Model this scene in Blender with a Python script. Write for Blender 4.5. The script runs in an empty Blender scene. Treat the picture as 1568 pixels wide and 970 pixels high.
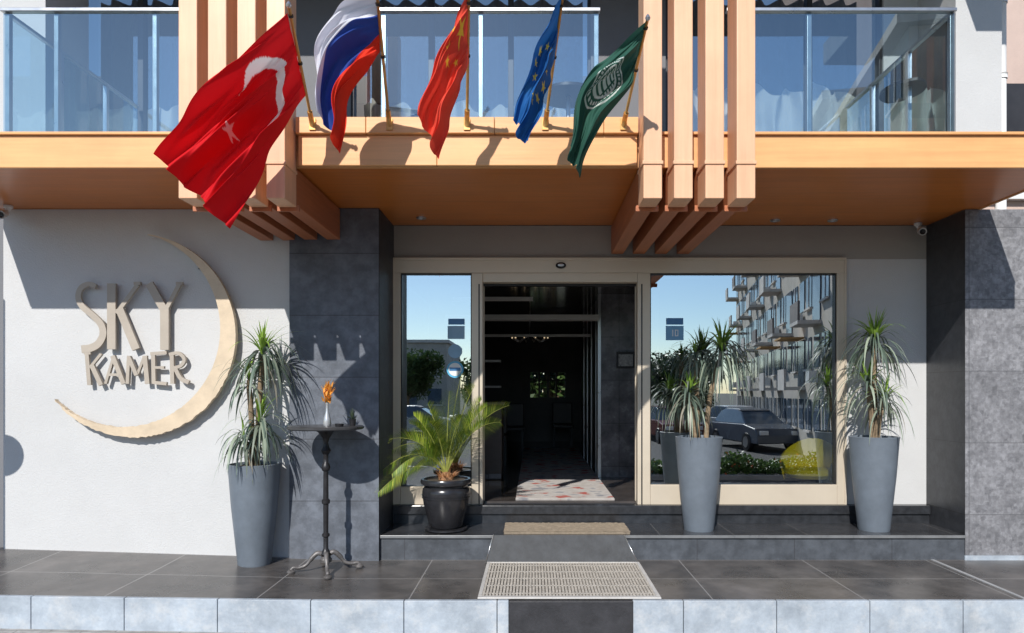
import bpy, bmesh, math, random
from mathutils import Vector, Matrix
random.seed(7)
scene=bpy.context.scene
EYE=1.64; CY=-7.3; F=1045.0
def P(px,py,D):
    return Vector(((px-816)*D/F, D+CY, EYE+(600-py)*D/F))
def link(o,parent=None):
    scene.collection.objects.link(o)
    if parent is not None: o.parent=parent
    return o
def empty(name,loc=(0,0,0)):
    e=bpy.data.objects.new(name,None); e.location=loc; e.empty_display_size=.2
    scene.collection.objects.link(e); return e
def mesh(name,verts,faces,mat=None,parent=None,smooth=False,cols=None):
    me=bpy.data.meshes.new(name); me.from_pydata([tuple(v) for v in verts],[],faces)
    if cols is not None:
        a=me.color_attributes.new('Col','FLOAT_COLOR','POINT')
        flat=[]
        for c in cols: flat+= [c[0],c[1],c[2],1.0]
        a.data.foreach_set('color',flat)
    if smooth: me.polygons.foreach_set('use_smooth',[True]*len(me.polygons))
    me.update()
    o=bpy.data.objects.new(name,me)
    if mat: me.materials.append(mat)
    return link(o,parent)
def box(name,x0,x1,y0,y1,z0,z1,mat,parent=None,bev=0.0):
    v=[(x0,y0,z0),(x1,y0,z0),(x1,y1,z0),(x0,y1,z0),(x0,y0,z1),(x1,y0,z1),(x1,y1,z1),(x0,y1,z1)]
    f=[(0,3,2,1),(4,5,6,7),(0,1,5,4),(1,2,6,5),(2,3,7,6),(3,0,4,7)]
    o=mesh(name,v,f,mat,parent)
    if bev>0:
        m=o.modifiers.new('b','BEVEL'); m.width=bev; m.segments=2; m.limit_method='ANGLE'
    return o
def lathe(name,prof,c,mat,parent=None,n=40,smooth=True):
    v=[];f=[]
    for r,z in prof:
        for i in range(n):
            a=2*math.pi*i/n; v.append((c[0]+r*math.cos(a),c[1]+r*math.sin(a),c[2]+z))
    for j in range(len(prof)-1):
        for i in range(n):
            k=(i+1)%n; f.append((j*n+i,j*n+k,(j+1)*n+k,(j+1)*n+i))
    f.append(tuple(range(n))[::-1]); f.append(tuple((len(prof)-1)*n+i for i in range(n)))
    o=mesh(name,v,f,mat,parent,smooth)
    if smooth:
        m=o.modifiers.new('e','EDGE_SPLIT'); m.split_angle=math.radians(40)
    return o
def tube(name,pts,rad,mat,parent=None,n=10):
    pts=[Vector(p) for p in pts]
    if not isinstance(rad,(list,tuple)): rad=[rad]*len(pts)
    v=[];f=[]
    for i,p in enumerate(pts):
        d=(pts[min(i+1,len(pts)-1)]-pts[max(i-1,0)]).normalized()
        ref=Vector((0,0,1)) if abs(d.z)<.9 else Vector((1,0,0))
        a=d.cross(ref).normalized(); b=d.cross(a).normalized()
        for k in range(n):
            t=2*math.pi*k/n; v.append(p+(a*math.cos(t)+b*math.sin(t))*rad[i])
    for j in range(len(pts)-1):
        for k in range(n):
            l=(k+1)%n; f.append((j*n+k,j*n+l,(j+1)*n+l,(j+1)*n+k))
    f.append(tuple(range(n))); f.append(tuple((len(pts)-1)*n+k for k in range(n))[::-1])
    return mesh(name,v,f,mat,parent,True)
def catmull(pts,n=8):
    pts=[Vector(p) for p in pts]; out=[]
    q=[pts[0]*2-pts[1]]+pts+[pts[-1]*2-pts[-2]]
    for i in range(1,len(q)-2):
        for k in range(n):
            t=k/n; a,b,c,d=q[i-1],q[i],q[i+1],q[i+2]
            out.append(.5*((2*b)+(-a+c)*t+(2*a-5*b+4*c-d)*t*t+(-a+3*b-3*c+d)*t**3))
    out.append(pts[-1]); return out

# ---------------- materials
def newmat(name):
    m=bpy.data.materials.new(name); m.use_nodes=True
    nt=m.node_tree; b=nt.nodes['Principled BSDF']; return m,nt,b
def setin(b,k,v):
    if k in b.inputs: b.inputs[k].default_value=v
def c4(c): return (c[0],c[1],c[2],1)
def noise_mix(nt,base,var,scale,vec=None,detail=6):
    tc=nt.nodes.new('ShaderNodeTexCoord')
    n=nt.nodes.new('ShaderNodeTexNoise'); n.inputs['Scale'].default_value=scale; n.inputs['Detail'].default_value=detail
    n.inputs['Roughness'].default_value=.65
    nt.links.new(tc.outputs['Object'] if vec is None else vec,n.inputs['Vector'])
    r=nt.nodes.new('ShaderNodeValToRGB')
    r.color_ramp.elements[0].position=.3; r.color_ramp.elements[1].position=.7
    r.color_ramp.elements[0].color=c4([x*(1-var) for x in base]); r.color_ramp.elements[1].color=c4([min(1,x*(1+var)) for x in base])
    nt.links.new(n.outputs['Fac'],r.inputs['Fac'])
    return tc,n,r
def bump(nt,b,scale,strength,dist=.01,vec=None):
    tc=nt.nodes.new('ShaderNodeTexCoord')
    n=nt.nodes.new('ShaderNodeTexNoise'); n.inputs['Scale'].default_value=scale; n.inputs['Detail'].default_value=8
    nt.links.new(tc.outputs['Object'] if vec is None else vec,n.inputs['Vector'])
    bm=nt.nodes.new('ShaderNodeBump'); bm.inputs['Strength'].default_value=strength; bm.inputs['Distance'].default_value=dist
    nt.links.new(n.outputs['Fac'],bm.inputs['Height']); nt.links.new(bm.outputs['Normal'],b.inputs['Normal'])
    return bm
def M(name,base,rough=.6,var=.12,scale=3,bs=0,bsc=60,metal=0,spec=.5):
    m,nt,b=newmat(name)
    tc,n,r=noise_mix(nt,base,var,scale)
    nt.links.new(r.outputs['Color'],b.inputs['Base Color'])
    mr=nt.nodes.new('ShaderNodeMapRange'); mr.inputs['To Min'].default_value=max(0,rough-.1); mr.inputs['To Max'].default_value=min(1,rough+.1)
    nt.links.new(n.outputs['Fac'],mr.inputs['Value']); nt.links.new(mr.outputs['Result'],b.inputs['Roughness'])
    setin(b,'Metallic',metal); setin(b,'Specular IOR Level',spec)
    if bs: bump(nt,b,bsc,bs)
    return m
def wood(name,base,var=.2,axis='x',rough=.45):
    m,nt,b=newmat(name)
    tc=nt.nodes.new('ShaderNodeTexCoord'); mp=nt.nodes.new('ShaderNodeMapping')
    s={'x':(1.2,25,25),'z':(25,25,1.2),'y':(25,1.2,25)}[axis]; mp.inputs['Scale'].default_value=s
    nt.links.new(tc.outputs['Object'],mp.inputs['Vector'])
    _,n,r=noise_mix(nt,base,var,1.0,mp.outputs['Vector'])
    _,n2,r2=noise_mix(nt,(1,1,1),.0,1.5)
    r2.color_ramp.elements[0].color=(.84,.82,.80,1)
    mx=nt.nodes.new('ShaderNodeMixRGB'); mx.blend_type='MULTIPLY'; mx.inputs[0].default_value=.8
    nt.links.new(r.outputs['Color'],mx.inputs[1]); nt.links.new(r2.outputs['Color'],mx.inputs[2])
    nt.links.new(mx.outputs[0],b.inputs['Base Color']); b.inputs['Roughness'].default_value=rough
    bm=nt.nodes.new('ShaderNodeBump'); bm.inputs['Strength'].default_value=.25; bm.inputs['Distance'].default_value=.004
    nt.links.new(n.outputs['Fac'],bm.inputs['Height']); nt.links.new(bm.outputs['Normal'],b.inputs['Normal'])
    return m
def tile(name,base,mortar,bw,bh,axes='xz',rough=.4,var=.25,nscale=2.5,off=(0,0),stagger=0,ms=.004,bs=.15,bsc=40,spec=.5,tv=.12,fine=0,voro=0):
    m,nt,b=newmat(name)
    g=nt.nodes.new('ShaderNodeTexCoord'); sp=nt.nodes.new('ShaderNodeSeparateXYZ'); cb=nt.nodes.new('ShaderNodeCombineXYZ')
    nt.links.new(g.outputs['Object'],sp.inputs[0])
    nm={'x':'X','y':'Y','z':'Z'}
    for i,a in enumerate(axes):
        ad=nt.nodes.new('ShaderNodeMath'); ad.operation='ADD'; ad.inputs[1].default_value=off[i]+50*(bw if i==0 else bh)
        nt.links.new(sp.outputs[nm[a]],ad.inputs[0]); nt.links.new(ad.outputs[0],cb.inputs[i])
    br=nt.nodes.new('ShaderNodeTexBrick'); br.offset=stagger; br.inputs['Scale'].default_value=1
    br.inputs['Brick Width'].default_value=bw; br.inputs['Row Height'].default_value=bh
    br.inputs['Mortar Size'].default_value=ms; br.inputs['Mortar Smooth'].default_value=.1
    br.inputs['Color1'].default_value=(1-tv,1-tv,1-tv,1); br.inputs['Color2'].default_value=(1+tv*.3,1+tv*.3,1+tv*.3,1); br.inputs['Mortar'].default_value=(1,1,1,1)
    nt.links.new(cb.outputs[0],br.inputs['Vector'])
    _,n,r=noise_mix(nt,base,var,nscale,None,10)
    last=r.outputs['Color']
    if fine:
        _,n3,r3=noise_mix(nt,(1,1,1),0,fine,None,4)
        r3.color_ramp.elements[0].color=(.72,.72,.72,1); r3.color_ramp.elements[0].position=.4; r3.color_ramp.elements[1].position=.6
        m3=nt.nodes.new('ShaderNodeMixRGB'); m3.blend_type='MULTIPLY'; m3.inputs[0].default_value=1
        nt.links.new(last,m3.inputs[1]); nt.links.new(r3.outputs['Color'],m3.inputs[2]); last=m3.outputs[0]
    if voro:
        for vs,am in ((voro,.75),(voro*.42,.6)):
            vo=nt.nodes.new('ShaderNodeTexVoronoi'); vo.distance='CHEBYCHEV'; vo.inputs['Scale'].default_value=vs
            nt.links.new(cb.outputs[0],vo.inputs['Vector'])
            r4=nt.nodes.new('ShaderNodeValToRGB'); r4.color_ramp.elements[0].color=(.64,.64,.65,1); r4.color_ramp.elements[0].position=.1; r4.color_ramp.elements[1].color=(1.0,1,1,1); r4.color_ramp.elements[1].position=.7
            nt.links.new(vo.outputs['Color'],r4.inputs['Fac'])
            m4=nt.nodes.new('ShaderNodeMixRGB'); m4.blend_type='MULTIPLY'; m4.inputs[0].default_value=am
            nt.links.new(last,m4.inputs[1]); nt.links.new(r4.outputs['Color'],m4.inputs[2]); last=m4.outputs[0]
    mu=nt.nodes.new('ShaderNodeMixRGB'); mu.blend_type='MULTIPLY'; mu.inputs[0].default_value=1
    nt.links.new(last,mu.inputs[1]); nt.links.new(br.outputs['Color'],mu.inputs[2])
    mx=nt.nodes.new('ShaderNodeMixRGB'); nt.links.new(br.outputs['Fac'],mx.inputs[0]); nt.links.new(mu.outputs[0],mx.inputs[1]); mx.inputs[2].default_value=c4(mortar)
    nt.links.new(mx.outputs[0],b.inputs['Base Color'])
    mr=nt.nodes.new('ShaderNodeMapRange'); mr.inputs['To Min'].default_value=max(.03,rough-.12); mr.inputs['To Max'].default_value=rough+.15
    nt.links.new(n.outputs['Fac'],mr.inputs['Value']); nt.links.new(mr.outputs['Result'],b.inputs['Roughness'])
    setin(b,'Specular IOR Level',spec)
    if bs: bump(nt,b,bsc,bs,.005)
    return m
def glass(name,tint,refl,rough=.0,gcol=(1,1,1),wav=.12):
    m=bpy.data.materials.new(name); m.use_nodes=True; nt=m.node_tree; nt.nodes.clear()
    o=nt.nodes.new('ShaderNodeOutputMaterial'); mx=nt.nodes.new('ShaderNodeMixShader')
    t=nt.nodes.new('ShaderNodeBsdfTransparent'); t.inputs[0].default_value=c4(tint)
    g=nt.nodes.new('ShaderNodeBsdfGlossy'); g.inputs['Roughness'].default_value=rough; g.inputs[0].default_value=c4(gcol)
    lw=nt.nodes.new('ShaderNodeLayerWeight'); lw.inputs[0].default_value=.3
    mr=nt.nodes.new('ShaderNodeMapRange'); mr.inputs['To Min'].default_value=refl; mr.inputs['To Max'].default_value=1
    nt.links.new(lw.outputs['Fresnel'],mr.inputs['Value']); mr.inputs['From Min'].default_value=.05
    nt.links.new(mr.outputs['Result'],mx.inputs[0]); nt.links.new(t.outputs[0],mx.inputs[1]); nt.links.new(g.outputs[0],mx.inputs[2])
    tc=nt.nodes.new('ShaderNodeTexCoord'); n=nt.nodes.new('ShaderNodeTexNoise'); n.inputs['Scale'].default_value=1.2; n.inputs['Detail'].default_value=1
    nt.links.new(tc.outputs['Object'],n.inputs['Vector'])
    bm=nt.nodes.new('ShaderNodeBump'); bm.inputs['Strength'].default_value=wav; bm.inputs['Distance'].default_value=.01
    nt.links.new(n.outputs['Fac'],bm.inputs['Height']); nt.links.new(bm.outputs['Normal'],g.inputs['Normal'])
    nt.links.new(mx.outputs[0],o.inputs[0]); return m
def vcol(name,rough=.5,trans=.3,spec=.3,weave=0):
    m,nt,b=newmat(name)
    a=nt.nodes.new('ShaderNodeVertexColor'); a.layer_name='Col'
    nt.links.new(a.outputs['Color'],b.inputs['Base Color']); b.inputs['Roughness'].default_value=rough; setin(b,'Specular IOR Level',spec)
    t=nt.nodes.new('ShaderNodeBsdfTranslucent'); nt.links.new(a.outputs['Color'],t.inputs[0])
    mx=nt.nodes.new('ShaderNodeMixShader'); mx.inputs[0].default_value=trans
    nt.links.new(b.outputs[0],mx.inputs[1]); nt.links.new(t.outputs[0],mx.inputs[2])
    nt.links.new(mx.outputs[0],nt.nodes['Material Output'].inputs[0])
    if weave: bump(nt,b,weave,.15,.002)
    return m
def emis(name,col,s):
    m,nt,b=newmat(name); setin(b,'Emission Color',c4(col)); setin(b,'Emission Strength',s); b.inputs['Base Color'].default_value=c4(col); return m

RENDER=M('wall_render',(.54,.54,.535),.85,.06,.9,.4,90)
RENDERG=M('wall_render_shaded_grey',(.32,.305,.28),.85,.06,1.2,.3,90)  # darkened copy of wall_render: shade above the door is put into the colour
COLG=M('column_grey',(.17,.17,.18),.7,.08,2,.2,90)
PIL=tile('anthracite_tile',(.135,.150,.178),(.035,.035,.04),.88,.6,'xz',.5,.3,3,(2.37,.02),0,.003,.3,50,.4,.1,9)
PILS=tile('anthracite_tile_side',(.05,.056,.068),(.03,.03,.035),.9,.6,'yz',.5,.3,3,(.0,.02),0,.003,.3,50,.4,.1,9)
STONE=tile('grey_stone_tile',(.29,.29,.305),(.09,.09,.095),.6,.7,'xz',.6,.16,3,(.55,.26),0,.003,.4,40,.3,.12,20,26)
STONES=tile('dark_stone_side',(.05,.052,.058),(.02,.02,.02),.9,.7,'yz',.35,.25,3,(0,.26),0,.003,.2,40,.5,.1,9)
TERR=tile('terrace_tile',(.105,.095,.088),(.27,.26,.25),1.2,.66,'xy',.28,.5,2.2,(.98,.66),0,.005,.10,25,.5,.16,3.5)
PLAT=tile('platform_tile',(.045,.046,.05),(.16,.155,.15),.72,.66,'xy',.14,.3,3,(.2,.0),0,.004,.05,25,.6,.1)
RISER=tile('riser_tile',(.085,.094,.108),(.04,.04,.045),.95,.8,'xz',.35,.3,3,(.3,.4),0,.003,.15,30,.5,.12,7)
BLACKG=M('black_granite',(.028,.03,.034),.2,.4,12,0)
def marble():
    m,nt,b=newmat('kerb_stone')
    _,n,r=noise_mix(nt,(.40,.45,.50),.24,2.2,None,10)
    _,n3,r3=noise_mix(nt,(1,1,1),0,14,None,6)
    r3.color_ramp.elements[0].color=(.76,.77,.79,1)
    m3=nt.nodes.new('ShaderNodeMixRGB'); m3.blend_type='MULTIPLY'; m3.inputs[0].default_value=1
    nt.links.new(r.outputs['Color'],m3.inputs[1]); nt.links.new(r3.outputs['Color'],m3.inputs[2])
    tc=nt.nodes.new('ShaderNodeTexCoord')
    n2=nt.nodes.new('ShaderNodeTexNoise'); n2.inputs['Scale'].default_value=4.5; n2.inputs['Detail'].default_value=12; n2.inputs['Roughness'].default_value=.75
    nt.links.new(tc.outputs['Object'],n2.inputs['Vector'])
    r2=nt.nodes.new('ShaderNodeValToRGB'); r2.color_ramp.elements[0].position=.5; r2.color_ramp.elements[0].color=(0,0,0,1); r2.color_ramp.elements[1].position=.72; r2.color_ramp.elements[1].color=(.7,.7,.7,1)
    nt.links.new(n2.outputs['Fac'],r2.inputs['Fac'])
    mx=nt.nodes.new('ShaderNodeMixRGB'); nt.links.new(r2.outputs['Color'],mx.inputs[0]); nt.links.new(m3.outputs[0],mx.inputs[1]); mx.inputs[2].default_value=(.56,.56,.55,1)
    nt.links.new(mx.outputs[0],b.inputs['Base Color']); b.inputs['Roughness'].default_value=.55; bump(nt,b,35,.3); return m
MARB=marble()
DARKP=M('dark_kerb_panel',(.03,.03,.034),.5,.3,8,.2,60)
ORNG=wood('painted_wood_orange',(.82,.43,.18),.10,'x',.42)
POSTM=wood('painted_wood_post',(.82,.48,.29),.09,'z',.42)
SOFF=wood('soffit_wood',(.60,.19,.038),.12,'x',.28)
BEAM=wood('beam_wood_shaded',(.46,.16,.07),.14,'y',.45)  # darker than the posts: shade under the balcony is in this colour
CHAMP=M('champagne_aluminium',(.60,.52,.41),.42,.05,2,0,60,.2)
STEEL=M('brushed_steel',(.6,.6,.6),.3,.08,6,0,60,.9)
GLS=glass('window_glass',(.80,.84,.84),.62,0,(.90,.97,1),.06)
GLD=glass('door_leaf_glass',(.85,.88,.87),.08)
GLR=glass('railing_glass',(.66,.80,.86),.26,0,(.84,.95,1),.05)
GLU=glass('upper_window_glass',(.85,.89,.9),.34,0,(.88,.95,1))
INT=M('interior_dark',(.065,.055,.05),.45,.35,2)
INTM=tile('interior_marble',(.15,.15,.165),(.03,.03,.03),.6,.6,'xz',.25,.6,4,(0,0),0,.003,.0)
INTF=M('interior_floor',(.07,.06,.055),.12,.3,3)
BLK=M('black_metal',(.025,.024,.026),.4,.3,15,.1,80,.3)
PLNT=M('planter_grey',(.135,.16,.19),.5,.14,5,.15,120)
SOIL=M('soil',(.06,.045,.03),.95,.4,30,.8,60)
POTB=M('glazed_black_pot',(.022,.022,.025),.22,.3,8,.05,40)
BARK=M('bark',(.22,.16,.10),.9,.4,20,.8,40)
LEAF=vcol('leaf_material',.45,.3,.4)
FLAGM=vcol('flag_cloth',.7,.3,.15,900)
WHITE=M('white_plastic',(.75,.75,.74),.4,.04,5)
CREAM=M('sign_cream',(.60,.485,.345),.6,.16,4,.2,60)
LETT=M('sign_letters',(.40,.35,.29),.6,.08,4,.15,60)

# ---------------- ground
z0=-.5
ground=mesh('ground',[(-900,-900,z0),(900,-900,z0),(900,900,z0),(-900,900,z0)],[(0,1,2,3)],M('ground_earth',(.12,.11,.09),.95,.3,.3))
def pz(x): return -.282-.0168*x
PAVM=tile('pavement_concrete',(.40,.385,.36),(.2,.19,.18),.5,.5,'xy',.8,.15,4,(0,0),.5,.006,.3,50,.3,.1,10)
pave=mesh('pavement',[(-9,-5,pz(-9)),(9,-5,pz(9)),(9,-1.93,pz(9)),(-9,-1.93,pz(-9)),(-9,-5,-.6),(9,-5,-.6)],[(0,1,2,3),(4,5,1,0)],PAVM)
road=mesh('road',[(-120,-26,-.49),(120,-26,-.49),(120,-5,-.49),(-120,-5,-.49)],[(0,1,2,3)],M('asphalt',(.055,.055,.057),.9,.2,3,.3,80))
for i in range(-8,9):
    mesh('lane_marking',[(i*6,-12.1,-.486),(i*6+3,-12.1,-.486),(i*6+3,-11.95,-.486),(i*6,-11.95,-.486)],[(0,1,2,3)],WHITE,road)
def tz(x,y):
    k=max(0,min(1,(-1.6-x)/3.5)); return k*(.05+.06*(y+1.94)/1.29)
xs=[-9,-5.2,-4,-3,-2.3,-1.6,0,2,4,6.5]; v=[];f=[]
for x in xs:
    for y in (-1.93,-.6): v.append((x,y,tz(x,y)))
for i in range(len(xs)-1): f.append((2*i,2*i+2,2*i+3,2*i+1))
terrace=empty('entrance_terrace')
mesh('terrace_floor',v,f,TERR,terrace)
x=-5.38
segs=[]
while x<6.4:
    segs.append((x,x+.723)); x+=.729
for a,b_ in segs:
    parts=[(a,b_)]
    if b_>-.185 and a<.78:
        parts=[]
        if a<-.19: parts.append((a,-.19))
        if b_>.785: parts.append((.785,b_))
    for (p,q) in parts:
        if q-p<.03: continue
        za,zb=tz(p,-1.94)+.004,tz(q,-1.94)+.004
        vv=[(p,-1.965,-.7),(q,-1.965,-.7),(q,-1.925,-.7),(p,-1.925,-.7),(p,-1.965,za),(q,-1.965,zb),(q,-1.925,zb),(p,-1.925,za)]
        o=mesh('kerb_slab',vv,[(0,3,2,1),(4,5,6,7),(0,1,5,4),(1,2,6,5),(2,3,7,6),(3,0,4,7)],MARB,terrace)
        m=o.modifiers.new('b','BEVEL'); m.width=.004; m.segments=2
box('kerb_ramp_panel',-.186,.781,-1.975,-1.925,-.7,.002,DARKP,terrace,.004)
box('kerb_backing',-9,6.5,-1.92,-1.90,-.7,-.01,WHITE,terrace)
box('drain_strip',3.87,3.9,-1.92,-.66,.0,.008,M('pale_strip',(.35,.35,.35),.6),terrace)
box('entrance_platform',-1.488,4.208,-.648,-.06,-.02,.24,RISER,terrace)
mesh('platform_top',[(-1.488,-.665,.243),(4.208,-.665,.243),(4.208,-.06,.243),(-1.488,-.06,.243)],[(0,1,2,3)],PLAT,terrace)
box('platform_nosing',-1.487,4.207,-.672,-.649,.215,.2425,M('nosing_stone',(.17,.175,.18),.3,.2,6),terrace,.003)
box('door_step',-1.487,4.207,-.062,.10,.24,.34,BLACKG,terrace,.004)
box('door_sill',-1.487,4.207,-.085,.10,.341,.435,BLACKG,terrace,.006)
mesh('ramp_plate',[(-.45,-.80,.006),(1.0,-.80,.006),(.885,-.676,.247),(-.385,-.676,.247),(-.45,-.66,0),(1.0,-.66,0),(.885,-.64,.247),(-.385,-.64,.247)],[(0,1,2,3),(0,3,7,4),(1,5,6,2)],M('ramp_stone',(.05,.053,.057),.6,.35,7,.3,150,0,.3),terrace)
for (xa,xb) in ((-.45,-.385),(1.0,.885)): tube('ramp_edge_trim',[(xa,-.801,.008),(xb,-.677,.249)],.006,STEEL,terrace,8)

# ---------------- hotel building
H=empty('hotel_building')
box('sign_wall',-5.16,-2.362,-.65,-.40,-.05,3.416,RENDER,H)
box('left_return',-9,-5.162,-.35,-.1,-.05,3.416,COLG,H)
box('pilaster',-2.36,-1.49,-.69,.24,-.05,3.417,PIL,H,.004)
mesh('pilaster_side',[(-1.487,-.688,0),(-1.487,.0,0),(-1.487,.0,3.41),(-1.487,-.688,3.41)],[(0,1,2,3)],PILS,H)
box('stone_pillar',4.214,7,-.65,.3,-.05,3.417,STONE,H,.003)
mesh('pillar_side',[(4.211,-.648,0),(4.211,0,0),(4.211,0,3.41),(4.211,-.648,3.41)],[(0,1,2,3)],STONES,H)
box('pillar_plinth',4.2,7,-.668,-.652,.0,.045,MARB,H)
zt=EYE+(600-397)/143.15
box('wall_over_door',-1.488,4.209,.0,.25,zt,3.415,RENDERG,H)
box('wall_right_of_window',3.33,4.209,.001,.25,.436,zt-.001,RENDER,H)
box('recess_left_wall',-1.488,-1.49+.03,.001,.25,.436,zt-.001,RENDER,H)
def X(px,D=7.3): return (px-816)*D/F
def Z(py,D=7.3): return EYE+(600-py)*D/F
fr=[('frame_top',X(603),X(1292),Z(419),Z(397.4)),
('stile_left',X(603),X(614),.436,Z(419.2)),('stile_right',X(1280),X(1291.5),.436,Z(419.2)),
('door_post_left',X(722.5),X(739.5),.436,Z(419.2)),('door_post_right',X(975.5),X(995),.436,Z(419.2)),
('door_head',X(739.7),X(975.3),Z(433),Z(419.2)),
('sill_left',X(614.2),X(722.3),.436,Z(745)),('sill_right',X(995.2),X(1279.8),.436,Z(742))]
for n,a,b_,c,d in fr: box(n,a,b_,-.035,.075,c,d,CHAMP,H,.004)
box('frame_outer_bead',X(603)-.01,X(1292)+.01,-.045,-.036,Z(397.4)-.02,Z(397.4)+.01,CHAMP,H,.002)
box('frame_bead_right',X(1292)-.012,X(1292)+.012,-.045,-.036,.437,Z(397.4)-.021,CHAMP,H,.002)
box('frame_bead_left',X(603)-.012,X(603)+.012,-.045,-.036,.437,Z(397.4)-.021,CHAMP,H,.002)
box('door_post_groove_l',X(733),X(735),-.037,-.0352,.44,Z(436),BLK,H); box('door_post_groove_r',X(981),X(983),-.037,-.0352,.44,Z(436),BLK,H)
for i,(a,b_,c,d) in enumerate([(X(614),X(722.5),Z(746),Z(419)),(X(995),X(1280),Z(743),Z(419))]):
    mesh('window_pane',[(a,.03,c),(b_,.03,c),(b_,.03,d),(a,.03,d)],[(0,1,2,3)],GLS,H)
    for (p,q) in ((a,a+.012),(b_-.012,b_)): box('gasket',p,q,-.005,.028,c,d,BLK,H)
    box('gasket',a+.013,b_-.013,-.005,.028,d-.012,d,BLK,H); box('gasket',a+.013,b_-.013,-.005,.028,c,c+.012,BLK,H)
box('leaf_stile',X(734,7.42),X(742,7.42),.1,.14,.455,Z(436),CHAMP,H,.003)
box('leaf_stile',X(975,7.42)-.02,X(979,7.42)+.02,.1,.14,.455,Z(436),CHAMP,H,.003)
mesh('leaf_glass',[(X(620,7.42),.12,.5),(X(734,7.42),.12,.5),(X(734,7.42),.12,2.8),(X(620,7.42),.12,2.8)],[(0,1,2,3)],GLD,H)
box('leaf_rail',X(739.7),X(975.3),.078,.16,Z(436),Z(425),BLK,H)
sens=empty('door_sensor')
o=lathe('sensor_body',[(.02,0),(.055,.0),(.055,.02),(.045,.03),(.0,.034)],(0,0,0),BLK,sens,24)
o.rotation_euler=(math.radians(90),0,0); o.scale=(1,.6,1); sens.location=(X(858.5),-.036,Z(408))
o=lathe('sensor_lens',[(.0,0),(.035,.0),(.03,.01),(0,.012)],(0,0,0),STEEL,sens,20); o.rotation_euler=(math.radians(90),0,0); o.scale=(1,.45,1); o.location=(0,-.03,0)

XL,XR=-5.22,4.36
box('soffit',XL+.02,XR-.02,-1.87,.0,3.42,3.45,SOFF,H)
box('slab',XL+.02,XR-.02,-1.87,.2,3.452,3.64,COLG,H)
box('fascia',XL,XR,-1.90,-1.872,3.412,3.665,ORNG,H,.005)
box('fascia_cap',XL,XR,-1.925,-1.84,3.667,3.69,ORNG,H,.005)
box('fascia_end_r',XR-.018,XR+.005,-1.871,-.0,3.412,3.665,ORNG,H)
box('fascia_end_l',XL-.005,XL+.018,-1.871,-.0,3.412,3.665,ORNG,H)
for (a,b_) in ((-1.835,-.752),(-.75,.815)):
    box('centre_fascia',a,b_,-1.965,-1.927,3.408,3.645,ORNG,H,.006)
for (a,b_) in ((-1.845,-1.30),(-1.297,-.3),(-.297,.55),(.553,.82)):
    box('centre_ledge',a,b_,-2.0,-1.927,3.649,3.775,ORNG,H,.005)
LG=[-2.66,-2.44,-2.22,-2.0]; RG=[.83,1.06,1.295,1.53]
for grp in (LG,RG):
    for xx in grp:
        a,b_=xx,xx+.14
        box('post',a,b_,-2.18,-1.93,3.09,6.6,POSTM,H,.006)
        box('post_collar',a-.008,b_+.008,-2.19,-1.929,3.345,3.372,POSTM,H,.004)
        if a<-2.36: bk=-.655
        elif a<0: bk=-.695
        else: bk=-.003
        box('beam',a+.006,b_-.006,-1.925,bk,3.11,3.405,BEAM,H,.005)
        box('beam_tie',a-.02,b_+.02,-1.93+.005,-1.905,3.06,3.108,BEAM,H,.003)
for (a,b_) in ((-2.66,-1.86),(.83,1.67)):
    box('post_back_rail',a-.02,b_+.02,-1.927,-1.914,5.4,5.6,BEAM,H)
up=3.64
wins=[(-5.0,-2.65),(-1.95,.62),(1.42,3.75)]
walls=[(-9,-5.0,RENDERG),(-2.65,-1.95,COLG),(.62,1.42,COLG),(3.75,4.2,RENDER)]
for a,b_,m in walls: box('upper_wall',a,b_,.0,.25,up,6.4,m,H)
box('upper_pier',4.12,4.57,-.65,-.002,up,6.11,RENDER,H)
box('upper_pier_left',-5.4,-4.75,-.65,-.002,up,6.11,RENDER,H)
box('upper_slab',XL,3.98,-1.15,.3,6.12,6.4,COLG,H)
box('pier_shade_canopy',3.982,4.57,-1.9,.3,6.12,6.4,COLG,H)  # unseen canopy piece, added to cast a shadow on the pier
FRD=M('dark_window_frame',(.05,.05,.055),.4,.1,5,0,60,.4)
CURT=M('curtain_fabric',(.74,.70,.62),.9,.08,5)
DRAPE=M('dark_drape',(.16,.15,.15),.9,.15,5)
for wi,(a,b_) in enumerate(wins):
    mesh('upper_glass',[(a,.08,up),(b_,.08,up),(b_,.08,6.12),(a,.08,6.12)],[(0,1,2,3)],GLU,H)
    n=3
    for i in range(n+1):
        xx=a+(b_-a)*i/n; box('upper_mullion',max(a,xx-.03),min(b_,xx+.03),.03,.12,up,6.118,FRD,H,.003)
    v=[];f=[];N=200; ct=[4.78,4.82,5.0][wi]
    for i in range(N+1):
        t=i/N; xx=a+.05+(b_-a-.1)*t; yy=.30+.085*math.sin(t*44)+.025*math.sin(t*101)
        for k in range(9):
            zz=up+(ct-up)*k/8
            v.append((xx+.03*math.sin(zz*7+t*30),yy+.02*math.sin(zz*5+t*9),zz+(.08*math.sin(t*44)+.05*math.sin(t*19) if k==8 else 0)))
    f=[(9*i+k,9*i+9+k,9*i+10+k,9*i+k+1) for i in range(N) for k in range(8)]
    mesh('curtain',v,f,CURT,H,True)
    v=[];f=[]
    for i in range(N+1):
        t=i/N; xx=a+.05+(b_-a-.1)*t; yy=.52+.06*math.sin(t*60)
        v+=[(xx,yy,up),(xx,yy,6.1)]
    f=[(2*i,2*i+2,2*i+3,2*i+1) for i in range(N)]
    mesh('drape',v,f,DRAPE,H,True)
box('upper_room_back',-9,6,3,3.1,up,6.4,INT,H)
box('upper_room_floor',-9,6,.26,3,up-.1,up,INT,H)
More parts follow.
